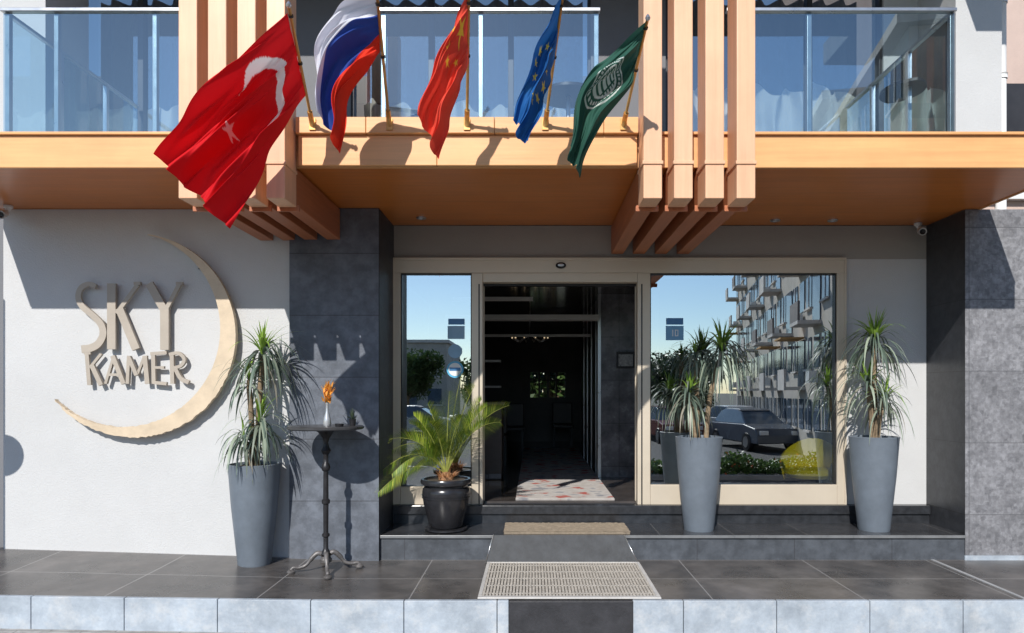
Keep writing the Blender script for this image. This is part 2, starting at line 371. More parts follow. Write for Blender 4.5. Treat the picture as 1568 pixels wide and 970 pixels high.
def rail(x0,x1,posts,side=None):
    yy=-1.86
    e=empty('glass_railing')
    mesh('pane',[(x0,yy,3.70),(x1,yy,3.70),(x1,yy,4.66),(x0,yy,4.66)],[(0,1,2,3)],GLR,e)
    box('top_rail',x0-.01,x1+.01,yy-.025,yy+.025,4.662,4.69,STEEL,e,.004)
    box('bottom_rail',x0,x1,yy-.015,yy+.015,3.675,3.70,STEEL,e)
    for p in posts: box('post',p-.018,p+.018,yy+.005,yy+.045,3.66,4.66,STEEL,e,.003)
    if side is not None:
        mesh('side_pane',[(side,yy+.03,3.70),(side,-.01,3.70),(side,-.01,4.66),(side,yy+.03,4.66)],[(0,1,2,3)],GLR,e)
        box('side_rail',side-.02,side+.02,yy+.026,-.01,4.662,4.688,STEEL,e,.003)
        for q in (-1.2,-.55): box('side_post',side-.018,side+.018,q-.02,q+.02,3.66,4.66,STEEL,e)
    return e
D_=5.44
rail(X(5,D_),-2.68,[X(6,D_)+.02,X(236,D_),X(85,D_)],X(5,D_))
rail(X(583,D_),X(917,D_),[X(585,D_)+.01,X(736,D_),X(915,D_)-.01])
rail(1.55,X(1461,D_),[X(1240,D_),X(1459,D_)],X(1461,D_))
for (tx,ty) in ((X(1395,6.2),-1.1),(X(870,6.3),-1.0)):
    t=empty('balcony_table',(tx,ty,3.64))
    lathe('top',[(.0,.72),(.26,.72),(.26,.745),(0,.745)],(0,0,0),BLK,t,30)
    lathe('stem',[(.02,.02),(.02,.72)],(0,0,0),STEEL,t,12)
    lathe('base',[(.2,0),(.2,.02),(.02,.03)],(0,0,0),BLK,t,24)
for px,py in ((645,333),(1187,337),(1275,337)):
    D=(1.78*F)/(600-py); e=empty('recessed_downlight',(X(px,D),D+CY,3.417))
    lathe('trim_ring',[(.0,-.002),(.03,-.002),(.032,-.012),(.05,-.012),(.052,0)],(0,0,0),STEEL,e,24)
def seccam(x,y,z,s=1):
    e=empty('security_camera',(x,y,z))
    lathe('mount',[(.04,0),(.04,-.02),(.025,-.03),(.015,-.05),(.0,-.05)],(0,0,0),WHITE,e,20)
    tube('arm',[(0,0,-.045),(0,-.02,-.08),(-.01*s,-.05,-.09)],.012,WHITE,e)
    tube('body',[(.02*s,-.01,-.075),(.0,-.06,-.095),(-.025*s,-.13,-.12)],[.034,.04,.04],WHITE,e,16)
    tube('lens',[(-.0255*s,-.131,-.1205),(-.0275*s,-.137,-.1225)],.028,BLK,e,16)
seccam(X(1414,7.1),-.1,3.417); seccam(X(10,6.5),-.78,3.417,-1)
dp=empty('drain_pipe')
tube('pipe',[(4.66,-.5,3.3),(4.66,-.5,6.4)],.05,WHITE,dp,16)
for zz in (4.0,4.75,5.5): tube('bracket',[(4.66,-.5,zz),(4.66,-.5,zz+.05)],.06,WHITE,dp,16)
nb=empty('neighbour_building')
NBM=M('pink_plaster',(.55,.42,.36),.9,.1,2,.3,50)
box('walls',4.85,12,1.5,6,-.5,14,NBM,nb)
for k in range(4):
    box('window',5.9+k*1.6,6.8+k*1.6,1.47,1.499,4.2,5.6,FRD,nb); box('sill',5.8+k*1.6,6.9+k*1.6,1.4,1.498,4.1,4.19,WHITE,nb)
for k in range(3): box('ac_unit',5.0,5.5,1.2,1.498,3.9+k*1.3,4.5+k*1.3,WHITE,nb,.02)

# ---------------- interior
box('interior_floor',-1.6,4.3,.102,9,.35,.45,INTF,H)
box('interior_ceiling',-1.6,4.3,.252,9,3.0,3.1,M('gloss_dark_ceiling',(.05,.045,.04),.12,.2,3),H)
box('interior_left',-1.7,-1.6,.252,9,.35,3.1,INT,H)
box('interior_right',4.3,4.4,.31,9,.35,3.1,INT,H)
bx0,bx1,bz0,bz1=-.06,.77,1.5,2.1
box('back_wall_a',-1.6,bx0,9,9.1,.35,3.1,INT,H); box('back_wall_b',bx1,4.3,9,9.1,.35,3.1,INT,H)
box('back_wall_c',bx0,bx1,9,9.1,.35,bz0,INT,H); box('back_wall_d',bx0,bx1,9,9.1,bz1,3.1,INT,H)
for xx in (.15,.36,.56): box('back_mullion',xx-.02,xx+.02,9.0,9.06,bz0,bz1,INT,H)
box('back_transom',bx0,bx1,8.99,9.0,1.9,1.93,INT,H)
box('partition',.95,1.75,2.2,2.35,.45,3.0,INTM,H)
box('partition_trim',.90,.948,2.17,2.35,.45,3.0,STEEL,H,.003)
box('hall_right_wall',.95,1.0,2.36,6,.45,3.0,INT,H)
for k in range(4): box('hall_wall_trim',.935,.948,2.9+k*.8,2.93+k*.8,.45,3.0,STEEL,H)
BHG=M('bulkhead_grey',(.46,.45,.43),.5)
box('bulkhead',-1.2,.9,2.0,2.2,2.62,2.69,BHG,H)
box('bulkhead2',-1.0,.0,1.2,1.3,2.78,2.82,BHG,H)
box('bulkhead3',-1.0,.9,3.4,3.45,2.5,2.54,BHG,H)
box('hall_left_wall',-1.6,-.9,3.2,3.3,.45,3.0,INT,H)
for k in range(3): box('wall_shelf',-.88,-.50,3.25,3.5,1.3+k*.4,1.33+k*.4,BHG,H)
pl=empty('framed_plaque'); box('frame',X(944,9.47),X(972,9.47),2.165,2.197,Z(564,9.47),Z(539,9.47),BLK,pl,.004)
box('face',X(947,9.47),X(969,9.47),2.16,2.164,Z(561,9.47),Z(543,9.47),M('plaque_face',(.3,.3,.3),.3,.6,30),pl)
rd=empty('reception_desk'); box('counter',-1.2,-.42,1.9,2.5,.45,1.45,INT,rd,.01); box('top',-1.25,-.38,1.85,2.55,1.455,1.5,M('desk_top',(.2,.16,.12),.2),rd,.006)
box('kickplate',-1.19,-.43,1.885,1.898,.47,.53,INTM,rd)
def carpetmat():
    m,nt,b=newmat('runner_carpet')
    tc=nt.nodes.new('ShaderNodeTexCoord'); vo=nt.nodes.new('ShaderNodeTexNoise'); vo.inputs['Scale'].default_value=4.5; vo.inputs['Detail'].default_value=4
    nt.links.new(tc.outputs['Object'],vo.inputs['Vector'])
    r=nt.nodes.new('ShaderNodeValToRGB'); r.color_ramp.elements[0].position=.36; r.color_ramp.elements[0].color=(.42,.10,.08,1)
    r.color_ramp.elements[1].position=.41; r.color_ramp.elements[1].color=(.44,.40,.37,1)
    e=r.color_ramp.elements.new(.55); e.color=(.52,.49,.46,1); e=r.color_ramp.elements.new(.64); e.color=(.26,.26,.28,1)
    nt.links.new(vo.outputs['Fac'],r.inputs['Fac']); nt.links.new(r.outputs['Color'],b.inputs['Base Color']); b.inputs['Roughness'].default_value=.95
    bump(nt,b,200,.4,.004); return m
cp=box('runner_rug',-.19,.90,.2,7,.4505,.462,carpetmat(),None,.003)
for k,(tx,ty) in enumerate(((-.65,3.9),(-.4,6.5),(.65,7.6))):
    c=empty('hall_chair',(tx,ty,.45))
    box('seat',-.22,.22,-.22,.22,.4,.48,INT,c,.02); box('backrest',-.22,.22,.18,.23,.48,.95,INT,c,.02)
    for sx in(-.19,.19):
        for sy in(-.19,.19): box('leg',sx-.02,sx+.02,sy-.02,sy+.02,0,.4,BLK,c)
ch=empty('chandelier',(-.05,4.2,2.5)); wb=emis('warm_bulb',(1,.75,.45),.6)
for k in range(10):
    a=k*.628; tube('arm',[(0,0,.1),(.2*math.cos(a),.12*math.sin(a),-.02),(.3*math.cos(a),.18*math.sin(a),.03)],.008,STEEL,ch,6)
    lathe('bulb',[(0,.03),(.012,.04),(.010,.065),(0,.075)],(.3*math.cos(a),.18*math.sin(a),0),wb,ch,8)
tube('rod',[(0,0,.1),(0,0,.5)],.008,STEEL,ch,6)
YEL=M('yellow_upholstery',(.95,.80,.03),.7,.05,8,.2,150)
ac=empty('yellow_armchair',(3.20,.62,.45)); ac.rotation_euler=(0,0,math.radians(-35))
lathe('seat_cushion',[(0,.2),(.24,.2),(.27,.24),(.26,.3),(0,.31)],(0,0,0),YEL,ac,30)
v=[];f=[];n=24
for i in range(n+1):
    a=math.radians(-20+220*i/n); h=.36+.26*max(0,math.sin(math.radians(180*i/n)))**1.2
    ca,sa=math.cos(a),math.sin(a)
    for r,z in ((.27,.16),(.32,h),(.28,h+.015),(.235,.25)): v.append((r*ca,r*sa,z))
for i in range(n):
    for j in range(4):
        k=(j+1)%4; f.append((4*i+j,4*i+4+j,4*i+4+k,4*i+k))
mesh('back_shell',v,f,YEL,ac,True)
for k in range(4):
    a=k*math.pi/2+.78; tube('leg',[(.15*math.cos(a),.15*math.sin(a),.2),(.23*math.cos(a),.23*math.sin(a),0)],.012,BLK,ac,6)
lt=empty('lounge_table',(2.35,1.3,.45)); lathe('top',[(0,.5),(.3,.5),(.3,.53),(0,.53)],(0,0,0),INTM,lt,30); lathe('stem',[(.2,0),(.2,.015),(.02,.03),(.02,.5)],(0,0,0),BLK,lt,20)
BLU=M('sticker_blue',(.06,.2,.42),.4); PALE=M('sticker_pale',(.24,.40,.55),.4)
def sticker(name,cx,cy,w,h,ms):
    e=empty(name)
    box('plate',X(cx-w/2),X(cx+w/2),.022,.027,Z(cy+h/2),Z(cy-h/2),ms,e)
    return e
s=sticker('street_number_sign',1034,510,27,22,M('sticker_mid',(.16,.36,.56),.4)); box('header',X(1021),X(1047),.022,.027,Z(497),Z(487),BLU,s)
box('digit_one',X(1030),X(1031.5),.018,.0215,Z(515),Z(505),WHITE,s); box('digit_zero_l',X(1034),X(1035.3),.018,.0215,Z(515),Z(505),WHITE,s); box('digit_zero_r',X(1038),X(1039.3),.018,.0215,Z(515),Z(505),WHITE,s); box('digit_zero_t',X(1035.4),X(1037.9),.018,.0215,Z(506.3),Z(505),WHITE,s); box('digit_zero_b',X(1035.4),X(1037.9),.018,.0215,Z(515),Z(513.7),WHITE,s)
s=sticker('window_notice',698,509,26,20,PALE); box('header',X(686),X(711),.022,.027,Z(497),Z(488),BLU,s)
rs=empty('round_sticker',(X(696.5),.022,Z(566))); o=lathe('disc',[(0,0),(.09,0),(.09,.004),(0,.004)],(0,0,0),M('sticker_ring',(.1,.4,.62),.4),rs,30); o.rotation_euler=(math.radians(90),0,0)
o=lathe('inner',[(0,0),(.07,0),(.07,.002),(0,.002)],(0,0,0),WHITE,rs,30); o.rotation_euler=(math.radians(90),0,0); o.location=(0,-.0045,0)
box('band',-.06,.06,-.0095,-.007,-.015,.02,BLU,rs)
rs2=empty('round_sticker',(X(696.5),.022,Z(538))); o=lathe('disc',[(0,0),(.075,0),(.075,.004),(0,.004)],(0,0,0),PALE,rs2,30); o.rotation_euler=(math.radians(90),0,0)

# ---------------- hotel sign
SG=empty('hotel_sign'); DS=6.57
def crescent():
    N=150; cx,cy,R=206,514,156; d=19.8; ri=149.8; dx,dy=math.cos(math.radians(150.5))*d,math.sin(math.radians(150.5))*d
    out=[];inn=[]
    for i in range(N+1):
        t=i/N; a=math.radians(82-223*t)
        rough=(.8+1.8*t)*(random.random()-.5) if t>.45 else .3*(random.random()-.5)
        o=(cx+(R+rough)*math.cos(a),cy-(R+rough)*math.sin(a))
        ux,uy=math.cos(a),math.sin(a); bq=ux*dx+uy*dy; rr=bq+math.sqrt(bq*bq-(d*d-ri*ri))
        rr=min(rr,R-1.2)
        rough2=(1.5)*(random.random()-.5)*(t>.6)
        out.append(o); inn.append((cx+(rr+rough2)*ux,cy-(rr+rough2)*uy))
    v=[];f=[]
    for (o,i_) in zip(out,inn):
        for q,yy in ((o,-.75),(i_,-.75),(i_,-.70),(o,-.70)):
            p=P(q[0],q[1],DS); v.append((p.x,yy,p.z))
    for k in range(N):
        for j in range(4):
            l=(j+1)%4; f.append((4*k+j,4*k+4+j,4*k+4+l,4*k+l))
    f.append((0,1,2,3)); f.append((4*N+3,4*N+2,4*N+1,4*N))
    mesh('crescent',v,f,CREAM,SG)
crescent()
si=[0]
def stroke(pts,w,curve=False,w2=None):
    pts=[Vector((p[0],p[1],0)) for p in pts]
    if curve: pts=catmull(pts,8)
    L=[];R=[]
    n=len(pts)
    for i,p in enumerate(pts):
        d=(pts[min(i+1,n-1)]-pts[max(i-1,0)]).normalized(); q=Vector((-d.y,d.x,0))
        ww=(w if w2 is None else w+(w2-w)*i/(n-1))/2
        L.append(p+q*ww); R.append(p-q*ww)
    si[0]+=1; off=.0011*(si[0]%9)
    v=[];f=[]
    for a,b_ in zip(L,R):
        for q,yy in ((a,-.715-off),(b_,-.715-off),(b_,-.69),(a,-.69)):
            pp=P(q[0],q[1],DS); v.append((pp.x,yy,pp.z))
    for k in range(n-1):
        for j in range(4):
            l=(j+1)%4; f.append((4*k+j,4*k+4+j,4*k+4+l,4*k+l))
    f.append((0,1,2,3)); m=4*(n-1); f.append((m+3,m+2,m+1,m))
    mesh('letter_stroke',v,f,LETT,SG)
stroke([(145,439),(134,435),(122,441),(118,455),(124,469),(140,483),(153,497),(156,512),(149,526),(137,533),(123,535)],7,True,12)
stroke([(169,434),(169,535)],13); stroke([(209,436),(177,480)],6,False,6); stroke([(181,472),(207,535)],12)
stroke([(227,434),(252,478)],12); stroke([(274,434),(252,476)],6); stroke([(251,470),(251,536)],13)
stroke([(204,434),(214,434)],5);stroke([(268,434),(278,434)],5)
stroke([(131,541),(135,590)],6); stroke([(153,542),(136,563)],4); stroke([(139,560),(153,590)],7)
stroke([(160,588),(173,545)],4); stroke([(171,545),(188,588)],7); stroke([(165,574),(182,574)],4)
stroke([(194,588),(196,545)],5); stroke([(196,547),(208,575)],6); stroke([(219,547),(208,575)],4); stroke([(220,545),(224,588)],7)
stroke([(233,541),(234,588)],6); stroke([(229,542),(254,540)],5); stroke([(236,563),(250,563)],4); stroke([(234,586),(254,588)],5)
stroke([(262,542),(263,588)],6); stroke([(258,543),(272,541),(281,550),(276,560),(264,564)],5,True); stroke([(267,564),(276,580),(288,586)],6,True)
stroke([(127,541),(137,541)],4)
for q in ((169,450),(169,520),(251,520),(140,486),(355,480),(345,580),(205,662),(300,410)):
    p=P(q[0],q[1],DS); tube('standoff_pin',[(p.x,-.70,p.z),(p.x,-.648,p.z)],.008,STEEL,SG,8)

ts=empty('traffic_sign',(-5.44,-1.65,0))
tube('pole',[(0,0,-.3),(0,0,3.3)],.028,STEEL,ts,12)
o=lathe('disc',[(0,0),(.2,0),(.2,.01),(0,.01)],(0,0,0),WHITE,ts,40); o.rotation_euler=(math.radians(90),0,0); o.location=(0,-.03,1.82)

# ---------------- foliage
def blade(V,Fc,C,p,d,L,W,droop,col,segs=6,tipcol=None):
    p=Vector(p); d=Vector(d).normalized(); b0=len(V)
    for i in range(segs+1):
        t=i/segs; w=W*min(1,.55+t*2.2)*(1-t**2.2)+.0006
        s=d.cross(Vector((0,0,1)))
        if s.length<1e-3: s=Vector((1,0,0))
        s.normalize(); u=s.cross(d)
        V.append(p-s*w*.5+u*w*.12); V.append(p+s*w*.5+u*w*.12)
        c=col if tipcol is None else [col[k]*(1-t)+tipcol[k]*t for k in range(3)]
        C.append(c);C.append(c)
        if i<segs:
            Fc.append((b0+2*i,b0+2*i+1,b0+2*i+3,b0+2*i+2))
            p=p+d*(L/segs); d=(d+Vector((0,0,-droop/segs))).normalized()
def rosette(V,Fc,C,c,n,L,W,el=(-.35,1.5)):
    for i in range(n):
        a=random.uniform(0,6.283); e=el[0]+(el[1]-el[0])*(random.random()**.85)
        d=(math.cos(a)*math.cos(e),math.sin(a)*math.cos(e),math.sin(e))
        g=random.uniform(.6,1.25)
        base=[.12*g,.165*g,.13*g] if random.random()<.55 else [.29*g,.34*g,.26*g]
        if e>1.0: base=[.24*g,.38*g,.06*g]
        if e<.0 and random.random()<.3: base=[.40*g,.37*g,.30*g]
        z=random.uniform(-.10,.03) if e<.6 else random.uniform(-.02,.03)
        up_=min(1,max(0,(e-.8)/.5))
        dr=random.uniform(2.2,4.6)*(1-up_)+random.uniform(.3,1.6)*up_
        LL=L*random.uniform(.7,1.12)*(1-.42*up_)
        blade(V,Fc,C,Vector(c)+Vector((0,0,z)),d,LL,W*random.uniform(.75,1.2),dr,base,9,[x*1.25 for x in base])
def potted(x,y,z,ros,scale=1):
    e=empty('potted_dracaena',(x,y,z))
    lathe('planter',[(.0,0),(.145,0),(.15,.02),(.205,.55),(.232,.91),(.236,.94),(.222,.945),(.215,.90),(.0,.90)],(0,0,0),PLNT,e,56)
    lathe('soil',[(.0,.88),(.212,.88),(.2,.915),(.0,.92)],(0,0,0),SOIL,e,30)
    V=[];Fc=[];C=[]
    for (rx,ry,rz,n,L) in ros:
        bx=rx*.3; by=ry*.3
        tube('stem',catmull([(bx,by,.9),(bx*1.6,by*1.6,.9+(rz-.9)*.5),(rx,ry,rz)],5),[.026]*10+[.018],BARK,e,8)
        rosette(V,Fc,C,(rx,ry,rz),n,L,.024)
    mesh('leaves',V,Fc,LEAF,e,True,C)
    return e
def rel(px,py,cx,D,zb): return ((px-cx)*D/F, EYE+(600-py)*D/F-zb)
def mk(cx,D,zb,lst):
    r=[]
    for px,py,ry,n,L in lst:
        a,b_=rel(px,py,cx,D,zb); r.append((a,ry,b_,n,L))
    potted((cx-816)*D/F,D+CY,zb,r)
mk(390,6.41,.02,[(404,545,-.02,115,.56),(384,582,-.05,40,.44),(402,650,-.06,85,.50),(380,670,-.1,38,.44)])
mk(1070,6.91,.243,[(1106,541,.0,112,.62),(1052,606,-.08,95,.48),(1068,548,.1,28,.36)])
mk(1338,6.91,.243,[(1339,526,.0,120,.60),(1325,592,-.05,62,.54),(1348,614,-.08,58,.50)])

sp=empty('potted_sago_palm',((683-816)*6.9/F,-.40,.243))
lathe('pot',[(0,.03),(.15,.03),(.17,.05),(.225,.27),(.24,.38),(.235,.42),(.215,.44),(.215,.455),(.25,.47),(.255,.50),(.245,.52),(.225,.52),(.215,.49),(0,.49)],(0,0,0),POTB,sp,60)
for zz,rr in ((.33,.238),(.355,.241)): lathe('pot_ring',[(rr-.01,zz),(rr+.004,zz+.002),(rr+.004,zz+.010),(rr-.01,zz+.012)],(0,0,0),POTB,sp,60)
lathe('saucer',[(0,0),(.19,0),(.215,.012),(.215,.028),(0,.029)],(0,0,0),POTB,sp,50)
lathe('soil',[(0,.48),(.212,.48),(.2,.505),(0,.51)],(0,0,0),SOIL,sp,30)
lathe('caudex',[(.03,.48),(.075,.5),(.08,.53),(.06,.57),(.02,.585),(0,.59)],(0,0,0),M('caudex_fibre',(.30,.15,.07),.9,.5,40,.9,60),sp,20)
V=[];Fc=[];C=[]
for i in range(80):
    a=random.uniform(0,6.28); e=random.uniform(.2,1.4)
    blade(V,Fc,C,(.07*math.cos(a),.07*math.sin(a),.53),(math.cos(a)*math.cos(e),math.sin(a)*math.cos(e),math.sin(e)),random.uniform(.05,.12),.012,.2,(.55,.27,.12),3)
def frond(tip,bul,leafL=.165):
    p0=Vector((0,0,.56)); p2=Vector(tip); hd=Vector((p2.x,p2.y,0))
    p1=p0+hd*.40+Vector((0,0,max(.15,(p2.z-p0.z)*.66+bul)))
    pts=[]
    n=34
    for i in range(n+1):
        t=i/n; pts.append(p0*(1-t)**2+p1*2*t*(1-t)+p2*t*t)
    g=random.uniform(.85,1.2)
    for i in range(n):
        b0=len(V); d=(pts[i+1]-pts[i]).normalized(); s=d.cross(Vector((0,1,.25)))
        if s.length<1e-3:s=Vector((1,0,0))
        s.normalize(); u=s.cross(d)
        for q,w in ((pts[i],.009*(1-i/n)+.002),(pts[i+1],.009*(1-(i+1)/n)+.002)):
            V.append(q-s*w*.6);V.append(q+s*w*.6);V.append(q+u*w)
            for _ in range(3): C.append((.36*g,.38*g,.09*g))
        Fc.extend([(b0,b0+3,b0+5,b0+2),(b0+1,b0+2,b0+5,b0+4),(b0,b0+1,b0+4,b0+3)])
        t=i/n
        if t<.16: continue
        for sub in (0,.5):
            q=pts[i].lerp(pts[i+1],sub)
            for sg in (-1,1):
                LL=leafL*(math.sin(math.pi*min(1,.18+t*.80))**.7)+.015
                dd=s*sg*.95+d*(.50+.5*t)-Vector((0,1,0))*(random.uniform(.0,.25))
                gg=g*random.uniform(.7,1.25); yel=random.random()
                cc=(.17*gg,.27*gg,.03*gg) if yel<.6 else (.38*gg,.44*gg,.06*gg)
                blade(V,Fc,C,q,dd,LL*random.uniform(.9,1.05),.0085,.5,cc,3)
sc=6.9/F
tips=[((582-683)*sc,-.15,.56,.42),((590-683)*sc,-.35,.42,.36),((600-683)*sc,.0,.80,.3),((628-683)*sc,-.05,1.08,.12),((602-683)*sc,-.2,.93,.2),
((655-683)*sc,.0,1.28,.0),((636-683)*sc,-.1,1.16,.05),((708-683)*sc,-.05,1.58,.0),((690-683)*sc,-.1,1.40,.0),((728-683)*sc,-.05,1.46,.0),((748-683)*sc,-.2,1.26,.05),
((780-683)*sc,-.05,1.26,.12),((768-683)*sc,-.25,1.10,.18),((738-683)*sc,.0,1.32,.0),((615-683)*sc,-.5,.62,.35),((600-683)*sc,.0,.66,.36),((712-683)*sc,-.3,1.15,.1),((665-683)*sc,-.35,1.10,.15)]
for a,b_,c,d in tips: frond((a,b_,c),d)
mesh('fronds',V,Fc,LEAF,sp,False,C)

# ---------------- bar table
bt=empty('bar_table',((499-816)*6.23/F,6.23+CY,0.012))
lathe('top',[(0,1.285),(.33,1.285),(.34,1.293),(.34,1.308),(.33,1.315),(0,1.315)],(0,0,0),M('table_top_dark',(.05,.05,.052),.3,.2,6),bt,56)
prof=[(.02,.10),(.035,.12),(.05,.15),(.03,.18),(.022,.2),(.022,.3),(.034,.31),(.034,.33),(.022,.34),(.024,.6),(.036,.61),(.036,.64),(.024,.65),(.022,.9),(.034,.91),(.04,.94),(.03,.97),(.022,.98),(.022,1.05),(.03,1.06),(.045,1.09),(.03,1.12),(.02,1.16),(.03,1.2),(.07,1.26),(.13,1.284)]
lathe('stem',prof,(0,0,0),BLK,bt,20)
IRON=M('worn_iron',(.16,.15,.145),.5,.4,12,.3,60,.4)
for k in range(4):
    a=math.radians(20+90*k); ca,sa=math.cos(a),math.sin(a)
    pts=[(.02,.14),(.07,.16),(.12,.12),(.17,.06),(.23,.04),(.28,.045),(.30,.025)]
    tube('foot_scroll',catmull([(r*ca,r*sa,z) for r,z in pts],4),[.022]*10+[.016]*14+[.02],IRON,bt,10)
    lathe('foot_pad',[(0,0),(.035,0),(.038,.012),(.02,.03),(0,.032)],(.30*ca,.30*sa,0),IRON,bt,16)
lathe('hub',[(.0,.07),(.05,.075),(.055,.1),(.03,.14),(.0,.15)],(0,0,0),IRON,bt,20)
fv=empty('flower_vase',((501-816)*6.2/F,-1.1,1.329))
lathe('bottle',[(0,0),(.03,0),(.036,.02),(.03,.07),(.013,.13),(.011,.19),(.016,.21),(.012,.21)],(0,0,0),M('silver_vase',(.6,.6,.6),.3,.1,5,0,60,.6),fv,24)
V=[];Fc=[];C=[]
for i in range(46):
    a=random.uniform(0,6.28); e=random.uniform(.7,1.5); z=random.uniform(.2,.33)
    g=random.uniform(.8,1.1)
    blade(V,Fc,C,(random.uniform(-.03,.03),random.uniform(-.03,.03),z),(math.cos(a)*math.cos(e),math.sin(a)*math.cos(e),math.sin(e)),random.uniform(.06,.13),.022,.3,(.9*g,.40*g,.06),4)
for i in range(6): blade(V,Fc,C,(0,0,.15),(random.uniform(-.15,.15),random.uniform(-.15,.15),1),.12,.008,.1,(.2,.25,.06),3)
mesh('orange_bloom',V,Fc,LEAF,fv,False,C)
pc=empty('small_succulent_cup',((539-816)*6.2/F,-1.08,1.329))
lathe('cup',[(0,0),(.025,0),(.032,.06),(.028,.06),(.025,.05),(0,.05)],(0,0,0),BLK,pc,24)
V=[];Fc=[];C=[]
for i in range(40):
    a=random.uniform(0,6.28); e=random.uniform(.4,1.5); blade(V,Fc,C,(0,0,.05),(math.cos(a)*math.cos(e),math.sin(a)*math.cos(e),math.sin(e)),random.uniform(.05,.12),.01,.2,(.08,.11,.07),3)
mesh('sprigs',V,Fc,LEAF,pc,False,C)
at=lathe('ashtray',[(0,0),(.035,0),(.04,.025),(.033,.025),(.03,.008),(0,.008)],((522-816)*6.15/F,-1.2,1.329),BLK)

# ---------------- mats
COIR=M('coir',(.36,.29,.21),.98,.25,25,1.0,220)
dm=empty('door_mat')
NX,NY=60,20; v=[];f=[]
x0,x1,y0,y1=X(771,6.7),X(965,6.72),-.60,-.12
for j in range(NY+1):
    for i in range(NX+1):
        v.append((x0+(x1-x0)*i/NX+random.uniform(-.004,.004),y0+(y1-y0)*j/NY+random.uniform(-.004,.004),.262+random.uniform(-.003,.003)))
for j in range(NY):
    for i in range(NX): a=j*(NX+1)+i; f.append((a,a+1,a+NX+2,a+NX+1))
mesh('fibre_top',v,f,COIR,dm); box('backing',x0+.004,x1-.004,y0+.004,y1-.004,.244,.258,COIR,dm)
em=empty('entrance_grille_mat')
MX0,MX1,MY0,MY1=-.415,.99,-1.915,-.82
FRM=M('mat_frame_alu',(.58,.56,.53),.5,.1,8,0,60,.2)
box('base',MX0,MX1,MY0,MY1,.004,.008,M('mat_base_dark',(.15,.135,.12),.9,.3,20),em)
box('frame_front',MX0-.02,MX1+.02,MY0-.02,MY0+.03,.009,.022,FRM,em,.002); box('frame_back',MX0-.02,MX1+.02,MY1-.012,MY1+.012,.009,.022,FRM,em,.002)
box('frame_l',MX0-.02,MX0+.01,MY0+.031,MY1-.013,.009,.022,FRM,em,.002); box('frame_r',MX1-.01,MX1+.02,MY0+.031,MY1-.013,.009,.022,FRM,em,.002)
SL=M('mat_slat',(.47,.43,.37),.8,.3,30,.5,200)
n=52
for i in range(n):
    xx=MX0+.02+(MX1-MX0-.04)*i/(n-1)
    box('slat',xx-.009,xx+.009,MY0+.032,MY1-.014,.009,.02,SL,em)
for j in range(5):
    yy=MY0+.12+j*.22; box('cross_bar',MX0+.012,MX1-.012,yy-.003,yy+.003,.0095,.0165,FRM,em)

# ---------------- flags
GOLD=M('brass_pole',(.62,.36,.12),.4,.15,10,0,60,.5)
def lerp(a,b,t): return a+(b-a)*t
def starfn(x,y,cx,cy,r,rot=0):
    dx,dy=x-cx,y-cy; d=math.hypot(dx,dy)
    if d>r: return False
    a=(math.atan2(dy,dx)-rot)%(2*math.pi/5); a=min(a,2*math.pi/5-a)
    ri=r*.382; p2=(ri*math.cos(math.pi/5),ri*math.sin(math.pi/5))
    px,py=d*math.cos(a),d*math.sin(a)
    return (p2[0]-r)*(py)-(p2[1])*(px-r)>=0
def turk(x,y):
    red=(.68,.012,.018)
    if math.hypot(x-.45,y-.44)<.31 and not math.hypot(x-.51,y-.44)<.272: return (.85,.85,.85)
    if starfn(x,y,.84,.50,.08,math.pi): return (.8,.5,.5)
    return red
def russ(x,y):
    return (.74,.75,.82) if y<.36 else ((.035,.08,.36) if y<.68 else (.80,.045,.02))
def china(x,y):
    if starfn(x,y,.26,.34,.19,-1.57): return (.9,.62,.06)
    for cx,cy in ((.5,.12),(.6,.24),(.6,.40),(.5,.54)):
        if starfn(x,y,cx,cy,.06,.3): return (.9,.6,.06)
    return (.82,.085,.05)
def eu(x,y):
    for k in range(12):
        a=k*math.pi/6
        if starfn(x,y,.75+.33*math.cos(a),.5+.33*math.sin(a),.06,-1.57): return (.75,.6,.1)
    return (.02,.125,.38)
def green(x,y):
    dx,dy=(x-.70),(y-.45); d=math.hypot(dx,dy); a=math.atan2(dy,dx)
    w=(.62,.68,.64)
    if .26<d<.285: return w
    if .195<d<.235 and math.sin(a*34)>-.2: return w
    if d<.165 and (d>.14 or abs(math.sin(dx*55))>.6 and abs(dy)<.08 or (abs(dy)>.10 and abs(math.sin(dx*90))>.7)): return w
    return (.035,.115,.085)
bases=[478,596,715,835,955]
tipp=[(442,8),(577,-12),(718,-14),(862,-10),(992,28)]
names=['turkish_flag','russian_flag','chinese_flag','european_union_flag','green_emblem_flag']
curves=[([(440,20),(370,95),(300,165),(238,234)],[(469,148),(425,215),(385,280),(343,346)]),
([(577,-14),(512,10),(478,78),(486,168)],[(582,82),(566,108),(532,150),(519,230)]),
([(718,-15),(690,40),(661,115),(641,182)],[(718,98),(706,132),(688,178),(673,240)]),
([(861,-8),(836,45),(808,115),(784,182)],[(850,88),(842,118),(830,165),(808,221)]),
([(991,32),(940,76),(893,122),(870,228)],[(976,88),(962,140),(915,200),(888,269)])]
fns=[turk,russ,china,eu,green]
